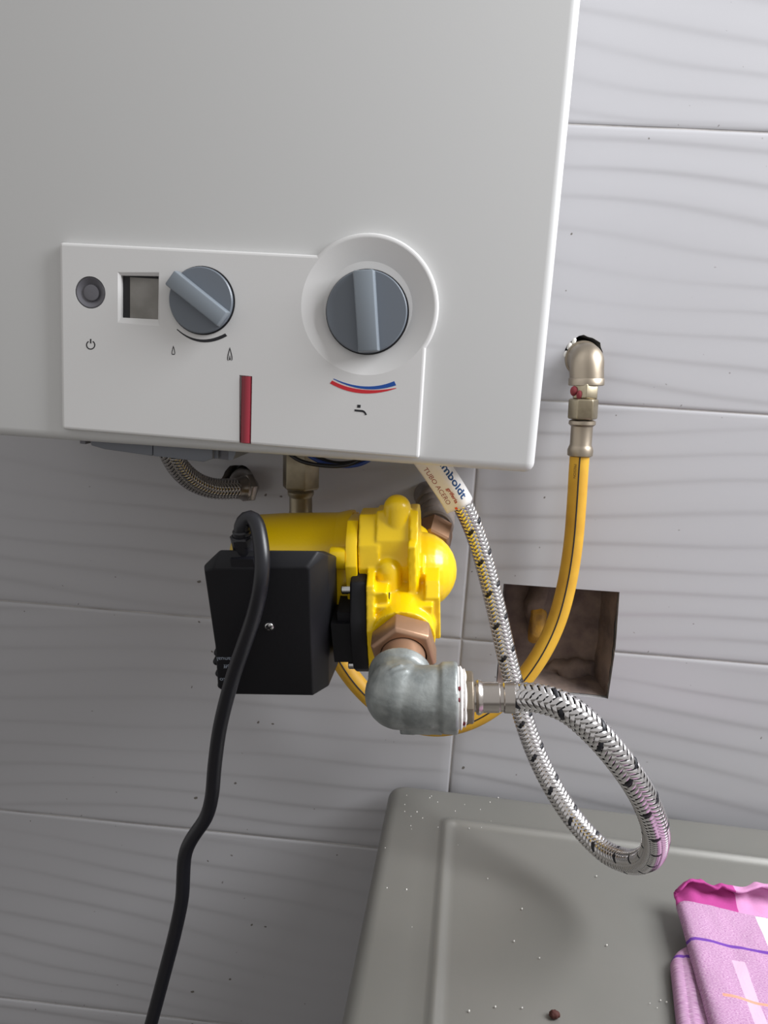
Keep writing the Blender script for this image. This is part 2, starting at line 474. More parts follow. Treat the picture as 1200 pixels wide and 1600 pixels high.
# printed marks: thin raised ink on the panel face
def flat(name, poly, m, parent, lift=0.00015):
    return obj(name, prism([V((p.x, -FP - lift, p.z)) for p in poly], (0, 0.0003, 0)), m, parent, smooth=False)
def arcband(cx_, cy_, pts_in, pts_out): return [F(*p) for p in pts_in] + [F(*p) for p in reversed(pts_out)]
def bez(p0, p1, p2, n=14): return [((1 - t) ** 2 * p0[0] + 2 * t * (1 - t) * p1[0] + t * t * p2[0], (1 - t) ** 2 * p0[1] + 2 * t * (1 - t) * p1[1] + t * t * p2[1]) for t in [i / n for i in range(n + 1)]]
mark = flat('flame_scale_arc', arcband(0, 0, bez((277, 514), (310, 543), (352, 521)), bez((276, 515), (312, 549), (355, 525))), INK, panel)
flat('hot_scale_arc', arcband(0, 0, bez((519, 594.5), (560, 617), (619, 606)), bez((515.5, 599), (562, 626), (619, 607))), REDINK, panel)['label'] = 'red temperature scale arc'
flat('cold_scale_arc', arcband(0, 0, bez((521.5, 591.5), (572, 614), (616, 595.5)), bez((521, 592.5), (570, 618.5), (619, 602)), ), BLUEINK, panel)['label'] = 'blue temperature scale arc'
def ringarc(cx_, cy_, r0, r1, d0, d1, n=24):
    return [F(cx_ + r1 * math.cos(math.radians(d0 + (d1 - d0) * i / n)), cy_ - r1 * math.sin(math.radians(d0 + (d1 - d0) * i / n))) for i in range(n + 1)] + \
           [F(cx_ + r0 * math.cos(math.radians(d1 - (d1 - d0) * i / n)), cy_ - r0 * math.sin(math.radians(d1 - (d1 - d0) * i / n))) for i in range(n + 1)]
pw = join(prism([V((p.x, -FP - .00015, p.z)) for p in ringarc(141.8, 539, 5.6, 7.2, 120, 420)], (0, .0003, 0)),
          prism([V((F(x, y).x, -FP - .00015, F(x, y).z)) for x, y in [(140.8, 529.5), (142.8, 529.5), (142.8, 536.5), (140.8, 536.5)]], (0, .0003, 0)))
obj('power_symbol', pw, INK, panel, smooth=False)
def flame(cx_, cy_, w, h, t, split):
    o_ = bez((cx_, cy_ - h), (cx_ + w * 1.25, cy_ - h * .1), (cx_ + w * .55, cy_)) ; l_ = bez((cx_ - w * .55, cy_), (cx_ - w * 1.25, cy_ - h * .1), (cx_, cy_ - h))
    i_r = bez((cx_, cy_ - h + t * 2.4), (cx_ + (w * 1.25 - t * 1.6), cy_ - h * .15), (cx_ + w * .55 - t * .3, cy_)) ; i_l = bez((cx_ - w * .55 + t * .3, cy_), (cx_ - (w * 1.25 - t * 1.6), cy_ - h * .15), (cx_, cy_ - h + t * 2.4))
    def sl(a, b): return prism([V((F(*p).x, -FP - .00015, F(*p).z)) for p in a + list(reversed(b))], (0, .0003, 0))
    g = [sl(o_, i_r), sl(l_, i_l)]
    if split: g.append(prism([V((F(*p).x, -FP - .00015, F(*p).z)) for p in [(cx_ - 1.3, cy_ - 1), (cx_, cy_ - h * .42), (cx_ + 1.3, cy_ - 1)]], (0, .0003, 0)))
    else: g.append(prism([V((F(*p).x, -FP - .00015, F(*p).z)) for p in [(cx_ - w * .6, cy_ - 1.1), (cx_ + w * .6, cy_ - 1.1), (cx_ + w * .6, cy_ + .2), (cx_ - w * .6, cy_ + .2)]], (0, .0003, 0)))
    return join(*g)
obj('small_flame_symbol', flame(271, 554, 3.4, 14, 1.1, False), INK, panel, smooth=False)
obj('large_flame_symbol', flame(359.2, 563.5, 5.0, 21, 1.5, True), INK, panel, smooth=False)
tp = join(prism([V((F(*p).x, -FP - .00015, F(*p).z)) for p in [(558.3, 632.3), (563.6, 632.6), (563.2, 637.2), (558.0, 636.9)]], (0, .0003, 0)),
          prism([V((F(*p).x, -FP - .00015, F(*p).z)) for p in [(554, 639.6)] + bez((566, 640.6), (571, 641.5), (573.3, 648), 6) + [(570.3, 648.8)] + bez((570, 647), (568.5, 643.9), (564, 643.6), 4) + [(554, 642.6)]], (0, .0003, 0)))
obj('tap_symbol', tp, INK, panel, smooth=False)
# power button, display, red indicator strip
pb = obj('power_button', lathe(btn + V((0, 0.0048, 0)), (0, -1, 0), [(0, 0.0106), (0.0040, 0.0104), (0.0046, 0.0098), (0.0022, 0.0064), (0.0020, 0.0058), (0.0034, 0.0054), (0.0036, 0.0048), (0.0033, 0.0001)], 48), DGREY, heater, angle=30)
dw = obj('display_window', prism([v + V((0, 0.0045, 0)) for v in disp2], (0, 0.0004, 0)), BLACKIN, heater, smooth=False)
obj('display_plate', prism([v + V((0, 0.0036, 0)) for v in [F(200, 432), F(246.5, 435), F(246.5, 500), F(200, 498)]], (0, 0.0009, 0)), DISPLAY, dw, smooth=False, label='pale grey display plate')
g_ = [V(((F(379, y).x + F(391, y).x) / 2, -FP + 0.0026, F(384, y).z)) for y in (588, 620, 660, 692)]
g_ = [F(385, 588) + V((0, 0.0026, 0)), F(384, 640) + V((0, 0.0026, 0)), F(383, 692) + V((0, 0.0026, 0))]
obj('indicator_strip', tube(g_, 0.0040, 16), REDGLASS, heater, label='dark red indicator strip')
# knobs
def knob(cpx, rx, depth, ang, length, width, off=0.0):
    c = V(cpx)
    col_ = 64
    kb = obj('knob', lathe(c, (0, -1, 0), [(-0.002, rx * 0.97), (depth - 0.001, rx), (depth, rx - 0.0008), (depth, 0.0001)], col_), KNOB, heater, angle=40, label='round blue-grey knob')
    rg = obj('knob_gap', lathe(c, (0, -1, 0), [(-0.002, rx * 1.035), (0.0006, rx * 1.035), (0.0006, rx * 0.5)], col_), BLACKIN, kb)
    d1 = V((math.cos(ang), 0, math.sin(ang))); d2 = V((-math.sin(ang), 0, math.cos(ang)))
    yb = V((0, -depth, 0)); c2_ = c + d1 * off
    lo = [c2_ + yb + V((0, 0.002, 0)) + d1 * (sx * length) + d2 * (sy * width) for sx, sy in ((-1, -1), (1, -1), (1, 1), (-1, 1))]
    hi = [c2_ + yb + V((0, -0.0075, 0)) + d1 * (sx * length * 0.985) + d2 * (sy * width * 0.86) for sx, sy in ((-1, -1), (1, -1), (1, 1), (-1, 1))]
    gr = obj('knob_grip', loft(lo, hi), KNOBL, kb, label='raised grip bar')
    bevel(gr, 0.0011, 2, ap=True)
    return kb
ks = P(316, 470, FP + 0.004); knob(P(316, 470, FP), 0.0222, 0.0042, math.radians(-35), 0.0225, 0.0066, -0.0012)
knob(P(574, 488, FP - 0.004), 0.0276, 0.0062, math.radians(97), 0.0268, 0.0078, 0.0)
# grey plastic bar under the cover
def Hh(x, y, d=0.195): return P(x, y, d)
zb = HB.z
def barz(pts, d0, d1): return prism([P(x, y, d0) for x, y in pts], (0, d0 - d1, 0))
bar = obj('grey_drip_bar', join(
    barz([(139, 680), (238, 690), (238, 712.5), (163, 702), (142, 696)], 0.205, 0.150),
    barz([(239, 690), (320, 698), (332, 700), (332, 717), (318, 722), (239, 712.5)], 0.205, 0.150),
    barz([(332, 700), (341, 700), (341, 717), (332, 717)], 0.200, 0.150)), GBAR, heater, smooth=False)
bevel(bar, 0.0008, 2, ap=True)
obj('clip', barz([(341, 702), (357, 703), (357, 719), (341, 717)], 0.196, 0.150), DGREY, heater, smooth=False, label='dark grey clip')
obj('clip', barz([(357, 700), (370, 702), (364, 718), (357, 719)], 0.203, 0.150), GBAR, heater, smooth=False, label='light grey clip')
obj('clip', barz([(125, 684), (134, 685), (133, 694), (125, 693)], 0.205, 0.150), DGREY, heater, smooth=False, label='small dark clip')

# loose wires sagging under the heater
for nm, m_, pts, r_, lb in (('wire', RUBBER, [(446, 704), (466, 719), (500, 727), (535, 728), (556, 722), (572, 712)], 0.0017, 'thin black wire sagging under the heater beside the brass nut'),
                        ('wire', BLUEW, [(474, 706), (500, 722), (535, 728.5), (562, 726), (582, 716), (592, 706)], 0.0017, 'thin blue wire sagging under the heater'),
                        ('wire', RUBBER, [(486, 706), (510, 721), (540, 724), (565, 719), (580, 709)], 0.0019, 'second black wire, lying behind the blue wire')):
    d_ = {'thin bl': 0.128}.get(lb[:7], 0.128)
    if 'blue wire sag' in lb: d_ = 0.124
    if 'second' in lb: d_ = 0.119
    pp = spline([P(x, y, d_) for x, y in pts], 0.003)
    w_ = obj(nm, tube(pp, r_, 10), m_, off=pp[0]); tag(w_, lb, 'wire', 'wires under the heater')

# ------------------------------------------------------------------ pump
pump = thing('circulation_pump', K(-20, 0, 0), 'bright yellow circulation pump with a black control box under the heater', 'pump')
obj('motor_housing', lathe(K(-42, 0, 0), -e1, [(0, 0.0495), (0.062, 0.0495), (0.082, 0.0485), (0.094, 0.044), (0.101, 0.034), (0.104, 0.018), (0.1045, 0.0001)], 72), YELLOW, pump, angle=30)
# mounting flange, round behind and squared off towards the viewer
fpoly = [(55, -40), (55, 40), (43, 54), (24, 62), (0, 54), (-20, 44), (-40, 27), (-48, 0), (-40, -32), (-20, -50), (42, -54)]
fl = obj('flange', prism([K(-45, w, h) for w, h in fpoly], e1 * 0.0088), YELLOW, pump); bevel(fl, 0.001, 2, ap=True)
cone = obj('motor_collar', lathe(K(-45, 0, 0), -e1, [(0, 0.0515), (0.004, 0.0515), (0.012, 0.0497), (0.012, 0.040)], 64), YELLOW, pump)
for w, h in ((44, 41), (44, -41), (-30, -40)):
    obj('flange_bolt', lathe(K(-45, w, h), -e1, [(0, 0.0085), (0.011, 0.0085), (0.012, 0.0078), (0.012, 0.0045), (0.008, 0.0042), (0.008, 0.0001)], 24), YELLOW, pump)
# cast body, one continuous fused casting
def kprism(pts, a, b):                          # (w,h) outline swept from u=a to u=b
    return prism([K(a, w, h) for w, h in pts], e1 * (b - a) * 0.001)
sq = [(-50, -30), (-30, -48), (44, -54), (50, -44), (52, 36), (45, 52), (24, 67), (0, 60), (-20, 48), (-42, 31), (-50, 8)]
sqs = [(-46, -28), (-28, -46), (40, -50), (46, -42), (49, 36), (43, 55), (24, 70), (0, 62.5), (-20, 50.5), (-40, 34), (-46, 8)]
body = obj('pump_body', join(
    kprism(sq, -35.5, -20), kprism(sqs, -22, 4),
    kprism([(-36, -36), (40, -40), (62, 12), (50, 56), (26, 71), (2, 64), (-18, 53), (-36, 38)], 3, 9.5),   # end plate with its bevelled corner
    kprism([(50, -10), (64, 11), (54, 56), (48, 58)], 2, 8),
    capsule(K(-7.5, 29, 48), K(-6.5, 22, 71), 0.0105),                                          # vent boss on top
    capsule(K(-13.5, 49, 33), K(-13.5, 53, 13), 0.0098),                                         # column on the front
    sphere(K(9, 12, 9), 0.0310, 28, e1, 0.95), lathe(K(-4, 12, 9), e1, [(0, .031), (.014, .031)], 32),
    sphere(K(9, 6, 4), 0.029, 28, e1, 0.95),
    boxk(8, 13, 30, 50, 2, 36),
    # port hub towards the viewer
    loft([K(u, 30, h) for u, h in ((-28, -48), (18, -48), (18, 24), (-28, 24))], [K(u, 76, h) for u, h in ((-24, -28), (16, -28), (20, 19), (-22, 19))]),
    lathe(K(-2, 60, -2), q, [(0, 0.0235), (0.026, 0.0235)], 40),
    kprism([(40, -20), (66, -18), (70, 22), (58, 30), (40, 30)], 14, 25),
    # left plate that carries the black sensor
    kprism([(34, -50), (72, -50), (88, -30), (86, 4), (70, 33), (40, 40)], -28.5, -22.5),
    kprism([(48, 12), (73, 12), (73, 29), (48, 29)], -24, -12.5),
    lathe(K(2, -20, 0), -q, [(0, 0.014), (0.036, 0.014)], 36),                                # rear port
    boxk(-26, 0, 0, 40, -58, -40), boxk(-36, -26, 10, 46, -60, -50), boxk(-57, -30, 2, 40, -52, -38), boxk(-50, -30, 2, 40, -55.5, -38),
    ), YELLOW, pump)
remesh(body, 0.0009, 6, 0.5)
obj('ear_screw_hole', lathe(K(-12.4, 66, 21), e1, [(0, 0.0032), (0.0006, 0.0032)], 16), BLACKIN, pump)
obj('drain_plug', lathe(K(-29, 10, 57), s, [(-0.006, .003), (0, 0.003)], 14), BLACKIN, pump)
# black control box
fr = [(-137.4, 61), (-131, 62.5), (-66, 63.5), (-64, 61.5), (-71.8, -51.5), (-138, -50.5), (-144, -44), (-140, -5)]
mid = [(-138.5, 63, 88), (-125.5, 75.5, 88), (-58, 70.5, 82), (-53, 62, 74), (-62, -56, 76), (-138, -55, 84), (-145.5, -47, 84), (-141, -5, 84)]
bk = [(-139, 50, 50), (-126, 52, 50), (-60, 51, 50), (-51, 46, 50), (-58, -58, 46), (-137, -56, 46), (-145, -48, 46), (-141, -5, 46)]
bvs = [K(u, 92, h) for u, h in fr] + [K(u, w, h) for u, h, w in mid] + [K(u, w, h) for u, h, w in bk]
bfs = [list(range(8))] + [[i, i + 8, (i + 1) % 8 + 8, (i + 1) % 8] for i in range(8)] + [[i + 8, i + 16, (i + 1) % 8 + 16, (i + 1) % 8 + 8] for i in range(8)] + [list(range(16, 24))[::-1]]
cbox = obj('control_box', (bvs, bfs), BLACK, pump, smooth=False, label='black control box with sloping sides'); bevel(cbox, 0.0013, 3, 20, ap=True)
sc0 = K(-97.3, 92, 13.8)
obj('screw_recess', lathe(sc0, q, [(0, 0.0046), (0.0003, 0.0046), (0.0003, .0001)], 24), RUBBER, cbox)
sw = obj('screw', lathe(sc0, q, [(0, 0.0035), (0.0012, 0.0034), (0.0019, 0.0024), (0.0022, 0.0001)], 24), CHROME, cbox, angle=180)
for k in range(2):
    d_ = (e1 * math.cos(0.5 + k * 1.571) + s * math.sin(0.5 + k * 1.571)); nn = d_.cross(q)
    c_ = sc0 + q * 0.0021
    obj('screw_slot', prism([c_ + d_ * 0.0024 + nn * 0.0004, c_ - d_ * 0.0024 + nn * 0.0004, c_ - d_ * 0.0024 - nn * 0.0004, c_ + d_ * 0.0024 - nn * 0.0004], q * 0.00025), BLACKIN, cbox, smooth=False)
for h in (-18.5, -27, -38.5, -50):               # ribs of the selector wheel
    u_ = -142.8 - (2.0 if h < -20 else 0)
    obj('selector_rib', capsule(K(u_, 82, h), K(u_ + 1, 66, h), 0.0029, 14), BLACK, cbox)
obj('cable_gland', join(cyl(K(-110, 80, 62), K(-110.5, 80, 83), 0.0082, 24, .001), nut(K(-110, 80, 76), K(-110.5, 80, 82.5), 0.0092), cyl(K(-110.5, 80, 82), K(-110.5, 80, 87), 0.0064, 20, .001), boxk(-118, -102, 72, 91.5, 55, 70)), RUBBER, pump)
# pale writing on the box, upside down as on the real thing
def ktext(body_, size, u, h, w, parent, m, name):
    vs, fs = text(body_, size * 0.001)
    vs = [K(u, w, h) - e1 * v.x - s * v.y for v in vs]
    return obj(name, (vs, fs), m, parent, smooth=False)
PALE = mat('pale_print', '#9aa3b0', 0.6)
tw = max(v.x for v in text('manual', 0.0052)[0])
ktext('manual', 5.2, -140.3 + tw * 1000, -14.6, 92.12, cbox, PALE, 'printed_word')
ktext('off', 5.2, -136.6 + max(v.x for v in text('off', 0.0052)[0]) * 1000, -21.4, 92.12, cbox, PALE, 'printed_word')
ktext('auto', 5.2, -141.2 + max(v.x for v in text('auto', 0.0052)[0]) * 1000, -34.5, 92.12, cbox, PALE, 'printed_word')
# black sensor plate on the pump's left face
sp_ = [(40, 32), (64, 32), (80, 10), (86, -14), (82, -34), (72, -45), (40, -45)]
plate = obj('sensor_plate', prism([K(-41, w, h) for w, h in sp_], e1 * 0.0125), BLACK, pump); bevel(plate, 0.0018, 2, ap=True)
obj('sensor_housing', join(boxk(-56, -40, 50, 75, -33, 3), boxk(-51, -40, 50, 72, 0, 11)), BLACK, pump, smooth=False)
for h, u_, w_ in ((19.5, -49, 54), (-41, -46.5, 68)):
    obj('sensor_screw', cyl(K(u_, w_, h), K(-40, w_, h), 0.0036, 20, .0006), CHROME, pump, label='bright steel screw')
# union nut and tailpiece of the near port
nt_ = nut(K(-1, 86, -2), K(-1, 106, -2), 0.0243, rot=math.radians(12), ref=s)
un = obj('union_nut', nt_, BRONZE, pump, smooth=False, label='bronze hexagonal union nut'); bevel(un, 0.0008, 2, ap=True)
cut(un, lathe(K(-1, 101, -2), q, [(0, 0.0166), (0.008, 0.0166)], 40))
obj('tailpiece', join(cyl(K(-1, 96, -2), K(-2, 136, -1), 0.0156, 40), lathe(K(-1, 100, -2), q, [(0, 0.0164), (0.0025, 0.0164), (0.0032, 0.0156)], 40)), BRONZE, pump, label='bronze tailpiece')
# taped union behind the far port, running up to the wall
rp = thing('pipe_fitting', K(22, -64, 14), 'bronze wall fitting wrapped in grey tape behind the yellow pump', 'pipe fitting')
obj('pipe', tube(spline([P(676, 842, 0.085), P(681, 820, 0.07), P(682, 800, 0.055), P(676, 784, 0.035), P(668, 772, -0.006)], 0.003), 0.0145, 24), TAPE, rp)
obj('nut', nut(P(674, 850, 0.092), P(681, 824, 0.074), 0.0178), BRONZE, rp, smooth=False, label='bronze nut')
tps = []
for k, (x, y, d) in enumerate(((681, 818, .069), (682, 806, .060), (680, 795, .049), (676, 784, .038))):
    ax = (P(x, y, d) - P(x - 2, y + 12, d + .012)).normalized()
    tps.append(lathe(P(x, y, d), ax + V((0.15 * (k % 2), .12, .05 * k)), [(-0.007, .0150), (-0.005, 0.0166 - .0004 * k), (0.005, .0170 - .0004 * k), (0.007, .0150)], 32))
obj('tape_wrap', join(*tps), TAPE, rp, label='grey tape wrapping')

# ------------------------------------------------------------------ galvanised elbow
EC = (-3, 150, 1)
elb = thing('pipe_elbow', K(*EC), 'heavy galvanised iron pipe elbow below the bronze union nut', 'pipe elbow')
arc = [K(-2.5, 127, -1), K(-3, 139, 0)] + [K(-3 + 13 * (1 - math.cos(a)), 138 + 13 * math.sin(a), 1) for a in (0.4, 0.8, 1.2, 1.57)] + [K(18, 151, 1), K(31, 151, 1)]
eb = obj('elbow_body', join(tube(spline(arc, 0.002), 0.0208, 36), sphere(K(-2, 148, 1), 0.0226, 32), lathe(K(-2.5, 123, -1), q, [(0, .0195), (.0012, .0215), (.008, .0215), (.011, .0205)], 48),
    lathe(K(26, 151, 1), e1, [(-.003, .0200), (0, .0228), (.0085, .0232), (.010, .0222)], 48), boxk(-2, 26, 143, 160, -23.4, -17), capsule(K(-6, 150, 23.0), K(0, 146, 23.4), .0011, 10), capsule(K(-5, 154, 22.2), K(3, 150, 22.8), .0010, 10), capsule(K(19, 171.0, -6), K(20, 171.0, 8), .0007, 8)), ZINC, elb)
remesh(eb, 0.0009, 6, 0.5)
for i in range(5):
    pass
obj('thread_tape', lathe(K(33.6, 151, 1), e1, [(0, .0185), (.0014, .0212), (.0030, .0196), (.0042, .0204), (.0056, .0180), (.0068, .0186), (.008, .0150)], 40), PTFE, elb, label='white thread-seal tape')
obj('sealant', join(sphere(K(36.5, 161, 16), .0019, 12, s, 1.5), sphere(K(39.2, 167.6, -4), .0017, 12, s, 1.5), sphere(K(36, 166, 12), .0015, 12, s, 1.6), sphere(K(39.4, 167, 6), .0014, 12, s, 1.4)), REDSEAL, elb, label='dark red sealant blobs')

# ------------------------------------------------------------------ braided hose
hose = thing('braided_hose', K(60, 151, 2), 'long steel braided hose with black flecks looping from galvanised elbow to heater', 'hose')
hn = obj('connector_nut', nut(K(39.6, 151, 1.5), K(46.0, 151, 1.5), 0.0168, rot=math.radians(14), ref=s), NICKEL, hose, smooth=False, label='hexagonal connector nut'); bevel(hn, .0005, 2, ap=True)
obj('ferrule', lathe(K(45.5, 151, 1.5), e1, [(0, .0092), (.0018, .0092), (.002, .0106), (.0035, .0113), (.005, .0108), (.0062, .0098), (.0165, .0097), (.0172, .0091), (.0192, .0091), (.020, .0099), (.0262, .0102), (.0265, .0090)], 48), STEEL, hose, label='crimped steel ferrule')
HT = (K(70, 151, 2) - CAM).dot(_f)
hp = [K(66, 151, 1.8), K(72, 151, 2)] + [PT(*a) for a in ((842, 1091, .480), (885, 1106, .474), (927, 1140, .472), (966, 1184, .474), (1000, 1234, .482), (1022, 1285, .50), (1024, 1320, .53), (1008, 1343, .57), (978, 1345, .605), (942, 1328, .632), (900, 1284, .655), (862, 1226, .668), (833, 1165, .677), (811, 1098, .683), (793, 1030, .686), (775, 950, .686), (755, 872, .683), (737, 818, .677), (716, 776, .668), (690, 736, .655), (662, 696, .642))]
hpts = spline(hp, 0.002)
obj('hose_core', tube(hpts, 0.0080, 16), CORE, hose)
br_ = obj('woven_braid', braid(hpts, 0.0085, 0.030, 8, hwf=0.41), [BRAID, TRACER], hose, smooth='open', angle=180); br_['kind'] = 'stuff'
# white film label wrapped round the hose's upper end, its free edge standing off to the left
target = P(719, 786, 0.1)
i0 = min(range(len(hpts)), key=lambda i: ((lambda v: ((600 + FPX * v.dot(_r) / v.dot(_f) - 718) ** 2 + (800 - FPX * v.dot(_u) / v.dot(_f) - 787) ** 2))(hpts[i] - CAM)) if i > len(hpts) // 2 else 1e9)
lab = list(reversed(hpts[i0:]))
lab = [lab[0] + (lab[0] - lab[1]) * k * 1.0 for k in range(6, 0, -1)] + lab   # runs on up behind the cover
lcum = [0]
for a, b in zip(lab, lab[1:]): lcum.append(lcum[-1] + (b - a).length)
LT = tangents(lab); LL = lcum[-1]
LR = 0.0101
def labpt(sv, v, lift=0.0):
    """sv along the hose towards its lower end, v across: 0 faces the viewer, + to the right"""
    sv = min(max(sv, 0), LL - 1e-6); j = 0
    while lcum[j + 1] < sv: j += 1
    f = (sv - lcum[j]) / (lcum[j + 1] - lcum[j]); c = lab[j].lerp(lab[j + 1], f); t = LT[j].lerp(LT[j + 1], f).normalized()
    tov = (CAM - c).normalized(); nrm = (tov - t * tov.dot(t)).normalized()
    rt = t.cross(nrm) * -1
    if rt.dot(_r) < 0: rt = -rt
    ang = v / LR; lim = -0.35
    if ang >= lim:
        return c + (nrm * math.cos(ang) + rt * math.sin(ang)) * (LR + lift)
    rad = nrm * math.cos(lim) + rt * math.sin(lim); tg = nrm * math.sin(-lim) * 0 - (rt * math.cos(lim) - nrm * math.sin(lim))
    return c + rad * (LR + lift) + tg * ((lim - ang) * LR)
vmin, vmax = -0.0165, 0.026
nu, nv = 24, 30
lv, lf = [], []
for i in range(nu + 1):
    for j in range(nv + 1):
        lv.append(labpt(LL * i / nu, vmin + (vmax - vmin) * j / nv))
for i in range(nu):
    for j in range(nv): lf.append([i * (nv + 1) + j, i * (nv + 1) + j + 1, (i + 1) * (nv + 1) + j + 1, (i + 1) * (nv + 1) + j])
lo = obj('hose_label', (lv, lf), LABELM, hose, smooth='open', angle=180, label='white printed label')
so = lo.modifiers.new('s', 'SOLIDIFY'); so.thickness = 0.0002; so.offset = -1
def labtext(body_, size, send, v0, m_, bold=False, name='label_word', wide=1.4):
    vs, fs = text(body_, size, bold); vs = [V((v.x * wide, v.y, 0)) for v in vs]; mx = max(v.x for v in vs)
    bm = bmesh.new(); bv = [bm.verts.new(v) for v in vs]
    for f in fs: bm.faces.new([bv[i] for i in f])
    bmesh.ops.triangulate(bm, faces=bm.faces)
    for _ in range(4):
        es = [e for e in bm.edges if e.calc_length() > size * 0.14]
        if es: bmesh.ops.subdivide_edges(bm, edges=es, cuts=1)
        bmesh.ops.triangulate(bm, faces=bm.faces)
    bm.verts.index_update(); vs = [v.co.copy() for v in bm.verts]; fs = [[v.index for v in f.verts] for f in bm.faces]; bm.free()
    return obj(name, ([labpt(send - mx + v.x, v0 + v.y, 0.0003) for v in vs], fs), m_, lo, smooth=False)
labtext('Humboldt', 0.0092, LL - 0.0075, 0.0014, mat('navy_print', '#15457a', 0.5), True)
labtext('griferia', 0.0046, LL - 0.0065, -0.0052, mat('brick_print', '#a83a34', 0.5), True)
labtext('TUBO ACERO', 0.0058, LL - 0.0085, -0.0125, mat('maroon_print', '#8c3038', 0.5), wide=1.2)
obj('label_flag', prism([labpt(LL - 0.0005, -0.0078, .0004), labpt(LL - 0.0005, -0.0055, .0004), labpt(LL - .003, -0.0055, .0004), labpt(LL - .003, -0.0078, .0004)], (0, -0.0002, 0)), ORANGE, lo, smooth=False, label='small orange mark')

# ------------------------------------------------------------------ yellow gas hose
gas = thing('gas_hose', P(905, 715, 0.034), 'yellow rubber gas hose with a black stripe curving down behind the pump', 'hose')
gp = [P(x, y, d) for x, y, d in ((907, 700, .034), (905, 720, .034), (901, 785, .034), (895, 855, .035), (884, 920, .038), (868, 975, .042), (842, 1027, .048), (806, 1074, .053), (762, 1111, .057), (718, 1131, .060), (675, 1136, .061), (632, 1125, .062), (588, 1098, .062), (551, 1060, .062), (522, 1014, .062), (500, 960, .064), (484, 900, .068), (474, 850, .073), (470, 800, .078))]
gpts = spline(gp, 0.004)
GR = 0.0091
obj('rubber_tube', tube(gpts, GR, 24), GASY, gas, angle=180)
T = tangents(gpts)
sp2 = []
for p_, t in zip(gpts, T):
    tov = V((0, -1, 0)); nrm = (tov - t * tov.dot(t)).normalized(); lf_ = t.cross(nrm)
    sp2.append(p_ + (nrm * math.cos(0.14) + lf_ * math.sin(0.14)) * (GR - 0.0001))
sign = 1
obj('black_stripe', tube(sp2, 0.0007, 6), INK, gas, label='thin black stripe')
# faded maker's line printed on the hose
def hosetext(body_, size, i0_, aoff, m_):
    vs, fs = text(body_, size); o_ = []
    for v in vs:
        f = i0_ + v.x / 0.004; j = int(f); c = gpts[j].lerp(gpts[j + 1], f - j); t = T[j]
        nrm = (V((0, -1, 0)) - t * t.dot(V((0, -1, 0)))).normalized(); rt = nrm.cross(t)
        if rt.x < 0: rt = -rt
        a = (aoff + v.y) / GR
        o_.append(c + (nrm * math.cos(a) + rt * math.sin(a)) * (GR + 0.00012))
    obj('printed_word', (o_, fs), m_, gas, smooth=False)
hosetext('PRESION', 0.0034, 3.6, -0.0062, mat('faded_print', '#4f3c1c', 0.7))
gtop, gax = gpts[1], (gpts[0] - gpts[6]).normalized()
def along(c, ax, prof, n=32): return lathe(c, ax, prof, n)
fb = P(906, 713, .034); ft = P(910, 656, .034); ga = (ft - fb); gl = ga.length
obj('ferrule', lathe(fb, ga, [(0, .0100), (.001, .0116), (.006, .0119), (.009, .0108), (.011, .0100), (gl - .006, .0100), (gl - .004, .0124), (gl - .001, .0122), (gl, .0098)], 40), NICKEL, gas, label='crimped metal ferrule')
gn0, gn1 = P(910, 655, .034), P(912, 623, .034)
o_ = obj('nut', nut(gn0, gn1, 0.0137, rot=math.radians(28), ref=(0, -1, 0)), BRASS, gas, smooth=False, label='hexagonal brass nut'); bevel(o_, .0006, 2, ap=True)
# upper end, screwed into the heater
hx0, hx1 = P(470, 764, .082), P(470, 716, .082)
o_ = obj('nut', nut(hx0, hx1 + V((0, 0, .006)), 0.0172, rot=math.radians(22), ref=(0, -1, 0)), BRASS, gas, smooth=False, label='large hexagonal brass nut'); bevel(o_, .0008, 2, ap=True)
fa = P(470, 766, .082); fe = P(470, 818, .080); fd = fe - fa
obj('ferrule', lathe(fa, fd, [(-.001, .0105), (.001, .0120), (.004, .0118), (.006, .0103), (fd.length * .62, .0103), (fd.length * .7, .0112), (fd.length, .0112)], 40), BRASS, gas, label='crimped brass ferrule')

# brass elbow at the wall
ge = thing('wall_elbow', P(916, 560, .0), 'brass gas elbow coming out of the chipped tile hole', 'pipe elbow')
ec = P(918, 562, .024)
pe = [V((c1.x + .003, 0.05, c1.z)), V((ec.x, 0.006, ec.z + .001)), ec + V((0, .009, 0)), ec + V((0, .0015, -.002)), ec + V((0, -.0005, -.008)), P(917, 600, .026)]
obj('elbow_body', join(tube(spline(pe, .0015), 0.0156, 36), lathe(P(916.5, 590, .0255), P(916, 601, .0255) - P(916.5, 590, .0255), [(0, .0150), (.001, .0163), (.0068, .0163), (.0075, .0148)], 40)), NICKEL, ge, angle=60)
obj('wall_collar', lathe(V((ec.x, 0.004, ec.z + .001)), (0, -1, 0), [(0, .0172), (.002, .0176), (.006, .0170), (.0062, .0150)], 36), NICKEL, ge)
o_ = obj('adapter_nut', nut(P(915, 601, .030), P(913.5, 625, .032), 0.0122, rot=math.radians(5), ref=(0, -1, 0)), BRASS, ge, smooth=False, label='small hexagonal adapter'); bevel(o_, .0006, 2, ap=True)
obj('sealant', join(sphere(P(897, 611, .036), .0036, 12, (0, 0, 1), 1.3), sphere(P(905, 617, .040), .0026, 12, (0, 0, 1), 1.6)), REDSEAL, ge, label='dark red sealant')

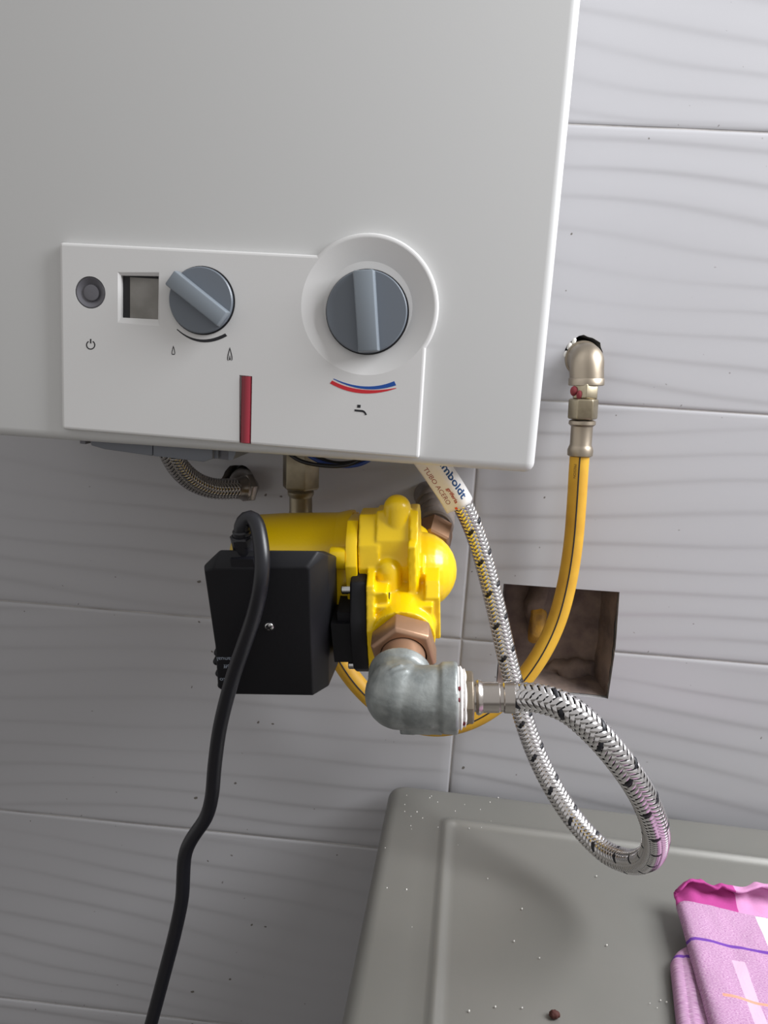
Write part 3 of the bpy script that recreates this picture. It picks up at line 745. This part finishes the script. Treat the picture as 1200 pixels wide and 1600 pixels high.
# ------------------------------------------------------------------ short braided hose on the left
sh = thing('braided_hose', P(300, 745, 0.07), 'short dark braided hose from heater underside to wall outlet on left', 'hose')
sp3 = spline([P(x, y, d) for x, y, d in ((256, 678, .105), (264, 702, .100), (280, 731, .088), (303, 752, .072), (332, 763, .056), (358, 764, .044), (374, 763, .036))], .002)
obj('hose_core', tube(sp3, 0.0086, 16), CORE, sh)
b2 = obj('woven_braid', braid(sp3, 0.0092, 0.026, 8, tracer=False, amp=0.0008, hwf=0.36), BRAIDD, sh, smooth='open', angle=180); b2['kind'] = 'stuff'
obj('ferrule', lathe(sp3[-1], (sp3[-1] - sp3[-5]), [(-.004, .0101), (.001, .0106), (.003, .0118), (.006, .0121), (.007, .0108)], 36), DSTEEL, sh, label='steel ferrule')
we = thing('wall_outlet', P(374, 752, 0), 'dull steel water outlet elbow set in a dark ragged tile hole', 'pipe elbow')
tc_ = (sp3[-1] - sp3[-5]).normalized(); e0 = sp3[-1] + tc_ * .0045
pe = [e0, e0 + tc_ * .004, P(378, 757, .024), P(377, 753, .014), V((c2.x + .001, 0.03, c2.z + .0005))]
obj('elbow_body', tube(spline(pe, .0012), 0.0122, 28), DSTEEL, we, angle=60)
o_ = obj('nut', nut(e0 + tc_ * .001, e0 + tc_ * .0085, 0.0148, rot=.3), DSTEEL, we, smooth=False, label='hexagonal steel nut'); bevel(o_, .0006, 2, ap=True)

# ------------------------------------------------------------------ black power cable
cb = [K(-110.5, 80, 82), K(-111, 80, 91)] + [PT(*a) for a in ((383, 812, .522), (389, 804, .520), (398, 810, .520), (406, 838, .513), (410, 875, .508), (407, 915, .511), (397, 960, .520), (382, 1005, .530), (368, 1045, .541), (356, 1085, .551), (343, 1140, .565), (335, 1200, .577), (331, 1245, .585), (322, 1278, .590), (303, 1305, .594), (290, 1330, .597), (286.5, 1365, .60), (285, 1400, .603), (274, 1455, .61), (256, 1525, .62), (236, 1600, .63), (218, 1665, .64), (204, 1740, .65))]
end = cb[-1]
cb += [end + V((-.01, .03, -.15)), V((end.x - .02, end.y + .05, -0.8)), V((end.x - .02, end.y + .04, -1.045))]
cpts = spline(cb, .004)
cable = obj('power_cable', tube(cpts, 0.0054, 18), RUBBER, off=K(-110.5, 80, 82), angle=180)
tag(cable, 'thick black power cable hanging from the pump control box', 'cable')

# ------------------------------------------------------------------ grey metal cabinet
ZT = P(620, 1222, 0.01).z
cab = thing('metal_cabinet', (0.28, -0.30, -1.05), 'grey painted metal cabinet top with raised bead beside the wall', 'appliance')
cyaw = math.radians(-2.6)
cr, cf = V((math.cos(cyaw), math.sin(cyaw), 0)), V((math.sin(cyaw), -math.cos(cyaw), 0))
c0 = V((-0.0635, -0.0075, 0))
def C(a, b, z=ZT): v = c0 + cr * a + cf * b; return V((v.x, v.y, z))
CW, CDp = 0.60, 0.60
def rrect(a0, a1, b0, b1, r, n=8):
    o = []
    for ca, cb_, st in ((a0 + r, b0 + r, 180), (a1 - r, b0 + r, 270), (a1 - r, b1 - r, 0), (a0 + r, b1 - r, 90)):
        for i in range(n + 1):
            t = math.radians(st + 90 * i / n); o.append((ca + r * math.cos(t), cb_ + r * math.sin(t)))
    return o
def shell(rings):
    vs, fs = [], []; n = len(rings[0])
    for r in rings: vs += r
    for j in range(len(rings) - 1):
        for i in range(n): fs.append([j * n + i, j * n + (i + 1) % n, (j + 1) * n + (i + 1) % n, (j + 1) * n + i])
    return vs, fs
rings = [[C(a, b, ZT - 0.055) for a, b in rrect(0, CW, 0, CDp, .016)]]
for i in range(9):
    t = math.pi / 2 * i / 8; ins_ = 0.013 * (1 - math.cos(t))
    rings.append([C(a, b, ZT - 0.013 + 0.013 * math.sin(t)) for a, b in rrect(ins_, CW - ins_, ins_, CDp - ins_, .016 - ins_ * .6)])
for ins_, dz in ((.04, 0), (.0545, 0), (.0565, .0005), (.0585, .0016), (.0605, .0026), (.062, .0029), (.0635, .0026), (.0655, .0013), (.0675, .0), (.070, -.0008), (.073, -.0010), (.09, -.0010)):
    rings.append([C(a, b, ZT + dz) for a, b in rrect(ins_, CW - ins_, ins_ , CDp - ins_, max(.006, .010 - (ins_ - .0545) * .2) if ins_ > .05 else .010)])
g = shell(rings); n_ = len(rings[0]); g[1].append(list(range(len(g[0]) - n_, len(g[0]))))
obj('top_panel', g, CABM, cab, smooth=True, angle=60)
obj('body', prism([C(a, b, -1.05) for a, b in rrect(.004, CW - .004, .004, CDp - .004, .012)], (0, 0, 1.05 + ZT - .03)), CABM, cab, angle=40)
# stray crumbs on it
random.seed(11)
cg = []
for i in range(46):
    x, y = random.choice([(random.uniform(1015, 1045), random.uniform(1560, 1575))] + [(random.uniform(630, 780), random.uniform(1232, 1300)), (random.uniform(600, 1000), random.uniform(1300, 1590))] * 6)
    c = PZ(x, y, ZT + .0002); cg.append(sphere(c, random.uniform(.00025, .0007), 6, (random.random(), random.random(), 1), 1.2))
cr_ = obj('crumbs', join(*cg), CRUMB, off=PZ(800, 1400, ZT), angle=180); tag(cr_, 'scattered tiny pale crumbs on the grey cabinet top', 'crumbs', kind='stuff')
cc = PZ(866, 1585, ZT + .0018)
bmv = sphere(cc, .0030, 12, (1, .2, .1), 1.2); bmv = ([v + V((noise.noise(v * 700), noise.noise(v * 700 + V((5, 0, 0))), noise.noise(v * 700 + V((0, 9, 0))) * .5)) * .0011 for v in bmv[0]], bmv[1])
cr2 = obj('crumb', bmv, CRUMBR, off=PZ(866, 1585, ZT), angle=180); tag(cr2, 'single dark brown crumb near the front of the grey cabinet top', 'crumb')

# ------------------------------------------------------------------ folded cloth
def clothmat():
    m = bpy.data.materials.new('checked_cloth'); m.use_nodes = True; nt = m.node_tree; b = nt.nodes['Principled BSDF']
    b.inputs['Roughness'].default_value = 0.95; b.inputs['Specular IOR Level'].default_value = 0.1
    uv = nt.nodes.new('ShaderNodeUVMap'); uv.uv_map = 'weave'
    sep = nt.nodes.new('ShaderNodeSeparateXYZ'); nt.links.new(uv.outputs[0], sep.inputs[0])
    def mth(op, a, b_=None, c=None):
        n = nt.nodes.new('ShaderNodeMath'); n.operation = op
        for i, v in enumerate((a, b_, c)):
            if v is None: continue
            if isinstance(v, (int, float)): n.inputs[i].default_value = v
            else: nt.links.new(v, n.inputs[i])
        return n.outputs[0]
    def band(v, lo, hi): return mth('MULTIPLY', mth('GREATER_THAN', v, lo), mth('LESS_THAN', v, hi))
    def mix(f, a, b_):
        n = nt.nodes.new('ShaderNodeMix'); n.data_type = 'RGBA'
        nt.links.new(f, n.inputs[0])
        for i, v in ((6, a), (7, b_)):
            if isinstance(v, str): n.inputs[i].default_value = lin(v)
            else: nt.links.new(v, n.inputs[i])
        return n.outputs[2]
    u_, v_ = sep.outputs[0], sep.outputs[1]
    # fine thread weave
    tex = nt.nodes.new('ShaderNodeTexNoise'); tex.inputs['Scale'].default_value = 1; tex.inputs['Detail'].default_value = 2
    mp = nt.nodes.new('ShaderNodeMapping'); mp.inputs['Scale'].default_value = (700, 1900, 1); nt.links.new(uv.outputs[0], mp.inputs[0]); nt.links.new(mp.outputs[0], tex.inputs['Vector'])
    base = mix(mth('MULTIPLY', mth('SUBTRACT', tex.outputs['Fac'], 0.3), 1.6), '#a06c98', '#e0c4d8')
    base = mix(band(v_, -0.2, 0.0), base, mix(mth('GREATER_THAN', u_, 0.046), '#b34a8e', '#cf93bd'))
    base = mix(mth('MULTIPLY', band(u_, .058, .2), band(v_, 0.001, 0.095)), base, '#eeecee')
    base = mix(mth('MULTIPLY', band(u_, .027, .036), band(v_, 0.055, 0.4)), base, '#cdb0c6')
    base = mix(band(v_, .0395, .0425), base, mix(mth('GREATER_THAN', u_, .064), '#7146a0', '#c3bfe0'))
    base = mix(mth('MULTIPLY', band(v_, .0905, .0930), mth('GREATER_THAN', u_, .012)), base, '#dd9b86')
    nt.links.new(base, b.inputs['Base Color'])
    bp = nt.nodes.new('ShaderNodeBump'); bp.inputs['Strength'].default_value = 0.5; bp.inputs['Distance'].default_value = 0.0006
    nt.links.new(tex.outputs['Fac'], bp.inputs['Height']); nt.links.new(bp.outputs['Normal'], b.inputs['Normal'])
    return m
CLOTH = clothmat()
towel = thing('dish_towel', PZ(1120, 1480, ZT), 'folded pink and white checked dish towel lying on grey cabinet', 'towel')
def sheet(name, fn, us, vs_, thick=0.0016, label=None, uvf=None):
    vv, ff, uvs = [], [], []
    for v in vs_:
        for u in us: vv.append(fn(u, v)); uvs.append((u, v) if uvf is None else uvf(u, v))
    a = len(us)
    for j in range(len(vs_) - 1):
        for i in range(a - 1): ff.append([j * a + i, j * a + i + 1, (j + 1) * a + i + 1, (j + 1) * a + i])
    me = rawmesh(name, (vv, ff), CLOTH, BASE[towel], 'open', 180)
    ul = me.uv_layers.new(name='weave')
    for lp in me.loops: ul.data[lp.index].uv = uvs[lp.vertex_index]
    o = link(name, me, towel)
    sd = o.modifiers.new('s', 'SOLIDIFY'); sd.thickness = thick; sd.offset = -1
    if label: o['label'] = label
    return o
tA = PZ(1060, 1408, ZT + .022); tB = PZ(1112, 1600, ZT + .016); tC = PZ(1200, 1436, ZT + .022)
ud = (tC - tA); ud.z = 0; ud.normalize(); vd = (tB - tA); vd.z = 0; LV = vd.length; vd.normalize()
def wrink(u, v): return .0022 * noise.noise(V((u * 28, v * 19, 3))) + .0009 * noise.noise(V((u * 90, v * 70, 8)))
def topfn(u, v):
    base = tA + ud * u + vd * v
    rr = .007; h = .0215 - .03 * max(0, v) * .9
    h = max(h, .010)
    # left edge rolls under
    if u < rr:
        k = min(1, (rr - u) / rr); h -= rr * (1 - math.sqrt(max(0, 1 - k * k))) * .8
    h += wrink(u, v)
    if v < 0:                                    # back edge bunches up and curls over forward
        k = -v / .05
        a = k * 2.5
        fold = (.0115 + u * .14 + .0045 * noise.noise(V((u * 45, 0, 5))) + .0022 * math.sin(u * 120)) * (1 if u < .08 else 1)
        fold = min(fold, .030)
        cr2_ = .0035 * noise.noise(V((u * 75, v * 50, 1))) + .0018 * noise.noise(V((u * 190, v * 120, 2)))
        base = tA + ud * (u + .004 * noise.noise(V((u * 60, v * 60, 9))) * k) - vd * (fold * math.sin(a) * 1.25 + cr2_ * min(1, 3 * k))
        h = .0215 + fold * (1 - math.cos(a)) * .46 + .0032 * noise.noise(V((u * 95, v * 80, 4))) * min(1, 3 * k)
        if u < .012: h -= (.012 - u) * .5
    return V((base.x, base.y, ZT + h))
us = [i * .0025 for i in range(0, 81)]; vsx = [-.05 + i * .002 for i in range(0, 25)] + [i * .003 for i in range(0, 86)]
sheet('upper_fold', topfn, us, vsx)
lA = PZ(1048, 1478, ZT + .008); lB = PZ(1062, 1600, ZT + .008); ld = lB - lA; ld.z = 0; ld.normalize()
def lowfn(u, v):
    base = lA + ud * u + ld * v
    r = .03
    if v < .02: base = base + ud * (.010 * (1 - v / .02) ** 2)
    h = .0095 + .5 * wrink(u + .3, v)
    if u < .005: h -= .006 * (1 - math.sqrt(max(0, 1 - ((.005 - u) / .005) ** 2)))
    if .008 < u < .0135: h += .0009                 # the sewn hem
    return V((base.x, base.y, ZT + h))
sheet('lower_fold', lowfn, [i * .00125 for i in range(0, 120)], [i * .003 for i in range(0, 80)], uvf=lambda u, v: (u * .3, v + .028))
def midfn(u, v):
    p_ = topfn(u, max(v, 0)); return V((p_.x + .004 + .0, p_.y, ZT + .0125 - .002 * (v > .1)))
